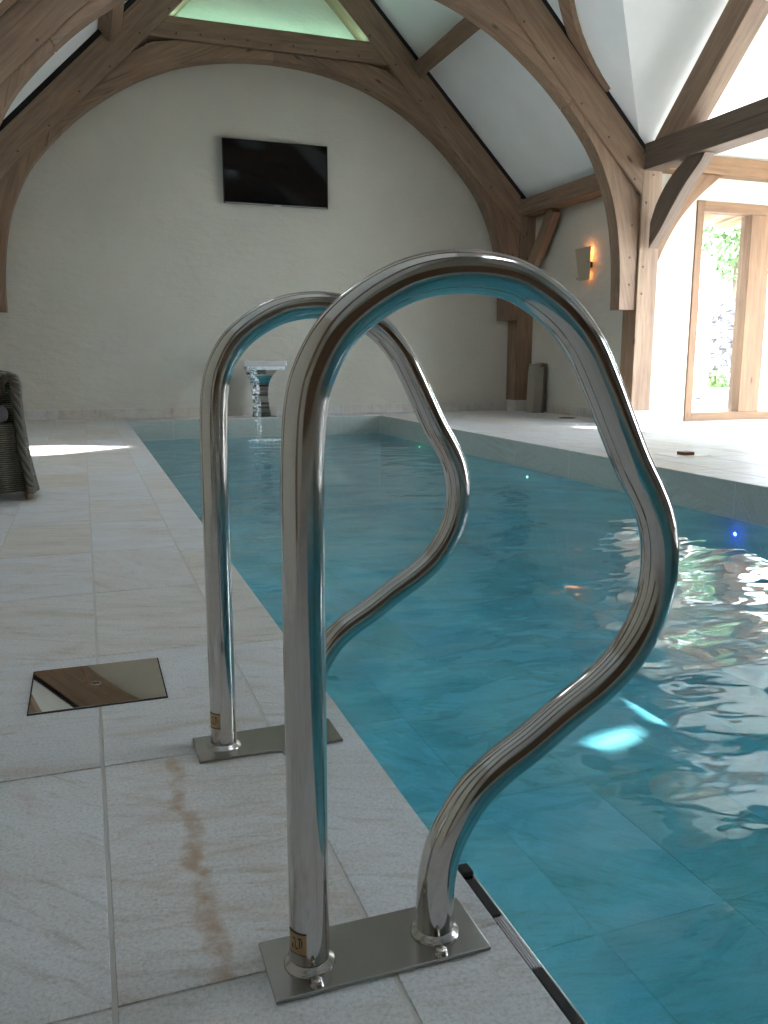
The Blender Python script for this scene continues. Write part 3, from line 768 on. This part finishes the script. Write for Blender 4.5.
grab_rail(.911, 'larger-looking curved stainless grab rail on its bolted plate, closest to the viewer')
gr = grab_rail(1.548, 'second curved stainless grab rail, standing behind the nearest one', False); gr.location.x -= .007

# ------------------------------------------------------------------ steel strip with black pads on the pool edge
t = root('edge_step', (.497, .85, -.02), 'slim steel step with black rubber pads just under the pool edge, beside the nearest rail', 'pool step')
bm = B(); box(bm, (PX0 + .0025, .55, -.022), (PX0 + .022, 1.045, -.008), .001); link('channel', bm, M['plate'], t)
for y0, y1 in ((.928, 1.012), (.722, .818), (.56, .60)):
    bm = B(); box(bm, (PX0 + .0035, y0, -.008), (PX0 + .0175, y1, -.005), .001); link('rubber_pad', bm, M['rubber'], t)
bm = B(); box(bm, (PX0 + .003, 1.022, -.008), (PX0 + .021, 1.047, .000), .003); link('end_cap', bm, M['rubber'], t)
for k in range(4):
    bm = B(); box(bm, (PX0 + .0045 + k * .0037, .822, -.0079), (PX0 + .0064 + k * .0037, .924, -.0055), .0004); link('tread_rib', bm, M['silver'], t)

# ------------------------------------------------------------------ floor access cover
t = root('access_cover', (-.01, 1.975, 0), 'mirror-polished steel access cover let into the stone floor', 'floor cover')
c = [(-.163, 1.846), (.1325, 1.840), (.1425, 2.110), (-.151, 2.110)]
c = [(-.157, 1.842), (.1375, 1.842), (.1375, 2.112), (-.157, 2.112)]
bm = B(); prism(bm, [(x, y, .0006) for x, y in c], (0, 0, .0016), 0); link('frame', bm, M['dark'], t)
bm = B(); prism(bm, [(x + (.003 if x < 0 else -.003), y + (.003 if y < 1.9 else -.003), .0008) for x, y in c], (0, 0, .0034), .0006); link('lid', bm, M['mirror'], t)
bm = B(); lathe(bm, (-.0155, 1.978, .0043), [(.0135, 0), (.0135, .0008), (.010, .0012), (.0095, .0006)], 24); link('lift_ring', bm, M['steel'], t, smooth=True)
bm = B(); lathe(bm, (-.0155, 1.978, .0052), [(.0085, 0), (.0085, .0004)], 20); link('key_hole', bm, M['ink'], t)

# ------------------------------------------------------------------ waterfall spout
t = root('waterfall_spout', (2.22, 11.15, 0), 'stainless waterfall spout pouring a thin stream at the far end of the pool', 'pool spout')
prof = [  # centre y, z, half width, thickness
    (11.13, .010, .125, .02), (11.13, .05, .118, .05), (11.15, .16, .105, .055), (11.19, .30, .105, .055), (11.21, .42, .12, .055), (11.19, .52, .15, .055), (11.12, .61, .20, .055), (11.00, .675, .245, .05), (10.88, .70, .262, .045), (10.80, .70, .268, .04)]
PV = catmull([Vector((a, b_, c_)) for a, b_, c_, d in prof], 5); TH = .045
bm = B(); rings = []
SX = 2.215
for i, p in enumerate(PV):
    q = PV[min(i + 1, len(PV) - 1)] - PV[max(i - 1, 0)]; tn = Vector((0, q.x, q.y)).normalized(); nn = Vector((0, tn.z, -tn.y))
    cpt = Vector((SX, p.x, p.y)); w = p.z
    rings.append([bm.verts.new(cpt + Vector((sx * w, 0, 0)) + nn * sn * TH / 2) for sx, sn in ((-1, -1), (1, -1), (1, 1), (-1, 1))])
for a, b_ in zip(rings, rings[1:]):
    for k in range(4): bm.faces.new((a[k], a[(k + 1) % 4], b_[(k + 1) % 4], b_[k]))
bm.faces.new(rings[0][::-1]); bm.faces.new(rings[-1])
bmesh.ops.bevel(bm, geom=[e for e in bm.edges if len(e.link_faces) == 2 and e.calc_face_angle(0) > R(40)], offset=.006, segments=2, affect='EDGES')
link('spout_body', bm, M['chrome'], t)
bm = B(); box(bm, (SX - .14, 11.05, .0), (SX + .19, 11.22, .018), .004); link('foot_plate', bm, M['chrome'], t)
bm = B(); box(bm, (SX - .278, 10.765, .668), (SX + .278, 10.81, .742), .012); link('lip', bm, M['satin'], t)
# falling water
bm = B()
def fall(x0, x1, y0, z0, spread, vy):
    g = []
    for i in range(15):
        u = i / 14; z = z0 + (WZ - z0) * u ; y = y0 - vy * sqrt(u)
        xc0 = x0 + (x1 - x0) * .5 * spread * u; xc1 = x1 - (x1 - x0) * .5 * spread * u
        g.append([bm.verts.new((xc0 + (xc1 - xc0) * k / 6 + .004 * sin(i * 2.3 + k), y + .010 * sin(k * 2.1 + i * .7), z)) for k in range(7)])
    for a, b_ in zip(g, g[1:]):
        for k in range(6): bm.faces.new((a[k], a[k + 1], b_[k + 1], b_[k]))
fall(SX - .255, SX - .12, 10.77, .668, .55, .42)
o = link('water_stream', bm, M['sheet'], smooth=True, kind='stuff'); tag(o, 'thin clear stream falling from the left of the spout', 'water')
bm = B(); fall(SX - .25, SX + .25, 10.766, .668, .05, .03)
for v in bm.verts:
    v.co.z = .668 - (.668 - v.co.z) * .045
o = link('water_film', bm, M['foam'], smooth=True, kind='stuff'); tag(o, 'white water clinging under the lip of the spout', 'water')
bm = B()
for k in range(70):
    a = random.random() * 2 * pi; rr = random.random() ** .6
    x = 2.10 + rr * .22 * cos(a); y = 10.33 + rr * .13 * sin(a); q = .012 + .022 * random.random() * (1.2 - rr)
    bmesh.ops.create_icosphere(bm, subdivisions=1, radius=q, matrix=Matrix.Translation((x, y, WZ + .004)) @ Matrix.Diagonal((1.5, 1.3, .7, 1)))
o = link('splash_foam', bm, M['foam'], smooth=True, kind='stuff'); tag(o, 'white foam where the stream hits the water', 'foam')

# ------------------------------------------------------------------ television
t = root('television', (2.55, 11.42, 2.75), 'flat black television hung on the far plaster wall', 'television')
x0, x1, z0, z1, yt = 1.850, 3.250, 2.752, 3.548, 11.40
bm = B(); box(bm, (x0, yt, z0), (x1, yt + .035, z1), .006); link('casing', bm, M['tvframe'], t)
bm = B(); box(bm, (x0 + .012, yt - .003, z0 + .022), (x1 - .012, yt + .002, z1 - .012), .001); link('screen', bm, M['tvglass'], t)
bm = B(); box(bm, (2.52, yt - .006, z0 - .008), (2.60, yt + .01, z0 + .006), .002); link('logo_bar', bm, M['silver'], t)
bm = B(); box(bm, (x0 + .02, yt - .004, z0 + .004), (x1 - .02, yt + .0, z0 + .012), .001); link('lower_trim', bm, M['silver'], t)
bm = B(); box(bm, (2.3, yt + .03, 2.95), (2.8, YF - .001, 3.35), .004); link('wall_bracket', bm, M['tvframe'], t)

# ------------------------------------------------------------------ wall light
DY = -.17
t = root('wall_light', (6.28, 9.92 + DY, 1.77), 'tapering stone-coloured wall light glowing orange on the right wall', 'wall light')
bm = B()
A = [(9.77, 1.77), (10.06, 1.77), (10.09, 2.19), (9.74, 2.19)]
A = [(9.80, 1.77), (10.04, 1.77), (10.10, 2.18), (9.74, 2.18)]
front = [(6.185, y + DY, z) if z > 2 else (6.225, y + DY, z) for y, z in A]
prism(bm, front, (.012, 0, 0), .003); link('shade', bm, M['sconce'], t)
bm = B(); box(bm, (6.245, 9.86 + DY, 1.93), (6.309, 9.98 + DY, 2.0), .004); link('bracket', bm, M['tvframe'], t)
bm = B(); lathe(bm, (6.255, 9.92 + DY, 2.01), [(.012, 0), (.02, .02), (.02, .06), (.008, .085)], 16); link('bulb', bm, M['bulb'], t, smooth=True)
for y, z in ((9.79, 1.99), (10.05, 1.80)):
    bm = B(); lathe(bm, (6.225, y + DY, z), [(.008, 0), (.008, .03)], 10, (-1, 0, 0)); link('fixing_knob', bm, M['ink'], t)
for z, e_ in ((2.13, .8), (1.84, .3)):
    l = bpy.data.lights.new('wall_light_glow', 'POINT'); l.energy = e_; l.color = (1, .38, .13); l.shadow_soft_size = .02
    lo_ = bpy.data.objects.new('wall_light_glow', l); COL.objects.link(lo_); lo_.location = (6.262, 9.92 + DY, z)

# ------------------------------------------------------------------ leaning box by far corner
t = root('leaning_box', (6.1, 10.75, 0), 'tall narrow grey box leaning on the right wall beside the far corner post', 'box')
bm = B(); lean = .05
def lp(x, y, z): return (x + lean * z / .68 + 0, y + .03 * z / .68, z)
prism(bm, [lp(6.05, 10.68, 0), lp(6.05, 10.68, .655), lp(6.05, 10.88, .655), lp(6.05, 10.88, 0)], (.17, 0, 0), .004)
link('front_board', bm, M['boxgrey'], t)
bm = B(); prism(bm, [lp(6.192, 10.66, 0), lp(6.192, 10.66, .70), lp(6.192, 10.88, .70), lp(6.192, 10.88, 0)], (.035, 0, 0), .004)
link('side_board', bm, M['boxdark'], t)
bm = B(); prism(bm, [(6.08, 10.71, .657), (6.16, 10.71, .657), (6.235, 10.71, .70), (6.22, 10.71, .715), (6.14, 10.71, .675), (6.10, 10.71, .695), (6.075, 10.71, .69)], (0, .15, 0)); link('torn_flap', bm, M['boxgrey'], t)

# ------------------------------------------------------------------ floor drain / socket plates on the right deck
t = root('floor_socket', (4.50, 5.50, 0), 'small brown floor outlet on a white square plate, on the right-hand deck', 'floor outlet')
bm = B(); box(bm, (4.33, 5.38, .0002), (4.67, 5.64, .003), .001); link('cover_plate', bm, M['white'], t)
bm = B(); box(bm, (4.46, 5.44, .003), (4.56, 5.53, .030), .003); link('insert', bm, M['brown'], t)
bm = B(); lathe(bm, (5.96, 9.60, .0002), [(.11, 0), (.11, .004), (.09, .006), (.085, .003)], 28); o = link('floor_drain', bm, M['boxdark'], smooth=True); tag(o, 'round dark drain cover in the floor near the right wall', 'drain')

# ------------------------------------------------------------------ pool lights
for nm, y, z, m, c, e_, lab in (('pool_light', 9.473, -.296, 'led_green', (.1, 1, .4), .05, 'tiny green pool light far along the right pool wall'), ('pool_light', 6.80, -.317, 'led_white', (.6, 1, .9), .03, 'tiny pale pool light midway along the right pool wall'), ('pool_light', 4.138, -.332, 'led_blue', (.05, .06, 1), .12, 'bright blue pool light on the right pool wall, nearest of the three')):
    t = root(nm, (PX1, y, z), lab, 'pool light', 'pool lights')
    bm = B(); lathe(bm, (PX1 - .001, y, z), [(.020, 0), (.020, .004), (.012, .006)], 20, (-1, 0, 0)); link('bezel', bm, M['steel'], t, smooth=True)
    bm = B(); lathe(bm, (PX1 - .007, y, z), [(.011, 0), (.009, .004), (.002, .006)], 16, (-1, 0, 0)); link('lens', bm, M[m], t, smooth=True)
    l = bpy.data.lights.new('pool_glow', 'POINT'); l.energy = e_; l.color = c; l.shadow_soft_size = .01
    q = bpy.data.objects.new('pool_glow', l); COL.objects.link(q); q.location = (PX1 - .05, y, z)

# green LED strip lying on the far collar
t = root('led_strip', (CX, 11.4, 4.84), 'green light strip lying on top of the far collar beam', 'light strip')
bm = B(); box(bm, (CX - 1.2, 11.30, 4.834), (CX + 1.2, 11.33, 4.846), .002); link('channel', bm, M['led_strip'], t)
# ceiling speaker in the wing
n = Vector((0, -1, -1)).normalized(); c = Vector((6.80, 7.375, 4.225))
t = root('ceiling_speaker', c, 'round white ceiling speaker in the wing ceiling at the top right corner', 'speaker')
bm = B(); lathe(bm, c - n * .002, [(.115, 0), (.115, .008), (.10, .012)], 36, n); link('rim', bm, M['white'], t, smooth=True)
bm = B(); lathe(bm, c + n * .0095, [(.098, 0), (.09, .004)], 36, n); link('grille', bm, M['silver'], t)

# ------------------------------------------------------------------ wicker armchair
CXc, CYc = -.655, 5.10
t = root('wicker_armchair', (CXc, CYc, 0), 'rounded grey wicker tub armchair with a dark cushion, at the left edge', 'armchair')
def upath(n=40):
    """outline of the tub seen from above, front-right round the back to front-left; returns point and outward normal"""
    pts = []
    hw, hd = .33, .36
    for i in range(n + 1):
        a = -pi / 4 + (pi + pi / 2) * i / n
        ca, sa = cos(a), sin(a)
        e_ = .45
        x = hw * math.copysign(abs(ca) ** e_, ca); y = hd * math.copysign(abs(sa) ** e_, sa)
        pts.append(Vector((CXc + x, CYc + y, 0)))
    return pts
U = upath()
def unorm(i):
    a, b_ = U[max(i - 1, 0)], U[min(i + 1, len(U) - 1)]; d = (b_ - a).normalized(); return Vector((d.y, -d.x, 0))
def secpts(i):
    n_ = unorm(i); p = U[i]; u = i / (len(U) - 1); top = .63 + .04 * sin(pi * u) ** 2
    pr = [(.055, .048), (.045, .10), (.02, .25), (.005, .42), (.0, .56), (.004, top - .01), (-.012, top + .035), (-.05, top + .05), (-.085, top + .02), (-.095, top - .05), (-.09, .50), (-.09, .30), (-.08, .10), (-.06, .05)]
    return [p + n_ * a + Vector((0, 0, z)) for a, z in pr]
bm = B(); rg = [[bm.verts.new(q) for q in secpts(i)] for i in range(len(U))]
for a, b_ in zip(rg, rg[1:]):
    for k in range(len(a)): bm.faces.new((a[k], a[(k + 1) % len(a)], b_[(k + 1) % len(a)], b_[k]))
bm.faces.new(rg[0][::-1]); bm.faces.new(rg[-1])
link('woven_shell', bm, M['wicker'], t, smooth=True)
for i in (0, len(U) - 1):      # braided edge: three strands twisted round the front end of each arm
    sec = secpts(i); mid = []
    for a, b_ in zip(sec[:7], [sec[-1], sec[-2], sec[-3], sec[-4], sec[-5], sec[-6], sec[-7]]): mid.append(a.lerp(b_, .12) + Vector((0, -.012, 0)))
    mid = catmull(mid[:6] + [sec[6].lerp(sec[7], .5) + Vector((0, -.012, -.012)), sec[8] + Vector((0, -.012, -.01)), sec[9] + Vector((0, -.012, 0))], 8)
    for s_ in range(3):
        pts = []
        for k, p in enumerate(mid):
            d = (mid[min(k + 1, len(mid) - 1)] - mid[max(k - 1, 0)]).normalized(); a_ = d.cross(Vector((0, 1, 0))).normalized(); b2 = Vector((0, 1, 0))
            ph = k * .62 + s_ * 2 * pi / 3
            pts.append(p + a_ * cos(ph) * .014 + b2 * sin(ph) * .012)
        bm = B(); tube(bm, pts, .0125, 8); link('braid_strand', bm, M['braid'], t, smooth=True)
bm = B()
prism(bm, [(CXc - .30, CYc - .315, .052), (CXc + .30, CYc - .315, .052), (CXc + .255, CYc - .315, .42), (CXc - .255, CYc - .315, .42)], (0, .55, 0), .01)
link('seat_base', bm, M['wicker'], t)
bm = B(); box(bm, (CXc - .235, CYc - .33, .425), (CXc + .235, CYc + .25, .515), .035); link('seat_cushion', bm, M['cushion'], t, smooth=True)
for sx in (-1, 1):
    for sy in (-1, 1):
        bm = B(); p = (CXc + sx * .31, CYc + sy * .28, 0)
        lathe(bm, p, [(.015, .002), (.018, .004), (.030, .06), (.032, .07)], 16); link('leg', bm, M['legwood'], t, smooth=True)

t.rotation_euler.z = R(13); t.location.x -= .025
# ------------------------------------------------------------------ outside the glazing
bm = B(); box(bm, (XR + .6, WY1 + .30, -.12), (30, 30, -.06)); box(bm, (WX1 + .3, -12, -.12), (30, WY1 + .30, -.06)); box(bm, (XR + .32, -12, -.12), (WX1 + .3, WY0 - .32, -.06))
link('terrace', bm, M['paving'], kind='structure')
bm = B(); bmw = bmesh.ops.create_grid(bm, x_segments=160, y_segments=50, size=1)
for v in bm.verts:
    x, y = v.co.x, v.co.y
    v.co = Vector((11.2 + x * 4.2, 12.4, .85 + y * 1.02))
    v.co.y += .05 * sin(x * 61 + 3 * y) * cos(y * 23 + x * 13) + random.uniform(-.02, .02)
ex = bmesh.ops.extrude_face_region(bm, geom=bm.faces[:])
for v in [g for g in ex['geom'] if isinstance(g, bmesh.types.BMVert)]: v.co.y += .5
o = link('garden_wall', bm, M['rubble']); tag(o, 'rough grey stone garden wall seen through the glazing', 'garden wall')
bm = B()
box(bm, (6.9, 16, -.1), (14.5, 16.3, 4.6)); o = link('outbuilding_wall', bm, M['brickcoping']); tag(o, 'pale sunlit stone building beyond the garden wall', 'building')
bm = B()
for (x, w, z0_, z1_) in ((8.6, .8, -.06, .12), (9.5, .9, -.06, .3)):
    box(bm, (x, 10.7, z0_), (x + w, 11.3, z1_), .02)
o = link('planter_kerb', bm, M['brickcoping']); tag(o, 'low stone kerb at the foot of the garden wall', 'kerb')
def shrub(name, c, r, n, label, trunk=None, size=.07):
    t = root(name, (c[0], c[1], -.06), label, 'plant')
    bm = B()
    for k in range(n):
        a, b_ = random.random() * 2 * pi, math.acos(random.uniform(-1, 1)); q = random.random() ** .4
        p = Vector(c) + Vector((r[0] * q * sin(b_) * cos(a), r[1] * q * sin(b_) * sin(a), r[2] * q * cos(b_)))
        d = Vector((random.gauss(0, 1), random.gauss(0, 1), random.gauss(0, 1))).normalized(); u = d.orthogonal().normalized(); s_ = size * random.uniform(.6, 1.3)
        w = d.cross(u)
        bm.faces.new([bm.verts.new(p - u * s_), bm.verts.new(p + w * s_ * .45 + d * s_ * .1), bm.verts.new(p + u * s_), bm.verts.new(p - w * s_ * .45 + d * s_ * .1)])
    link('foliage', bm, M['leaf'], t)
    bm = B(); tube(bm, [(c[0], c[1], -.06), (c[0] + .03, c[1], c[2] * .5), (c[0], c[1], c[2])], .02 if not trunk else trunk, 8); link('stem', bm, M['bark'], t)
shrub('grass_clump', (10.0, 11.75, .35), (.45, .25, .22), 500, 'low green plant growing at the foot of the garden wall', size=.06)
shrub('garden_tree', (12.1, 13.6, 3.6), (.8, .7, 1.4), 2600, 'leafy tree showing at the top right of the glazing', .07, .08)
# porch rafters outside
t = root('porch_eaves', (8.5, 9.6, 2.4), 'oak porch eaves with rafter tails just outside the glazing', 'eaves')
for x in (7.35, 7.85, 8.45, 9.05, 9.6):
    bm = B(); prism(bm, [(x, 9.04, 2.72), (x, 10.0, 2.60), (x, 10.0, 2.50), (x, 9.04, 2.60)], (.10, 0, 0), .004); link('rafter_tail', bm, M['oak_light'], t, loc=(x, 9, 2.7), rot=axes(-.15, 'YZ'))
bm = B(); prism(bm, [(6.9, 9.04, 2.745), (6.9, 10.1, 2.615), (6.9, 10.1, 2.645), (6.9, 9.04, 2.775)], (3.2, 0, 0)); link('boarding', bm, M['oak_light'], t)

for o in S.objects:
    if '_w' in o.keys(): del o['_w']
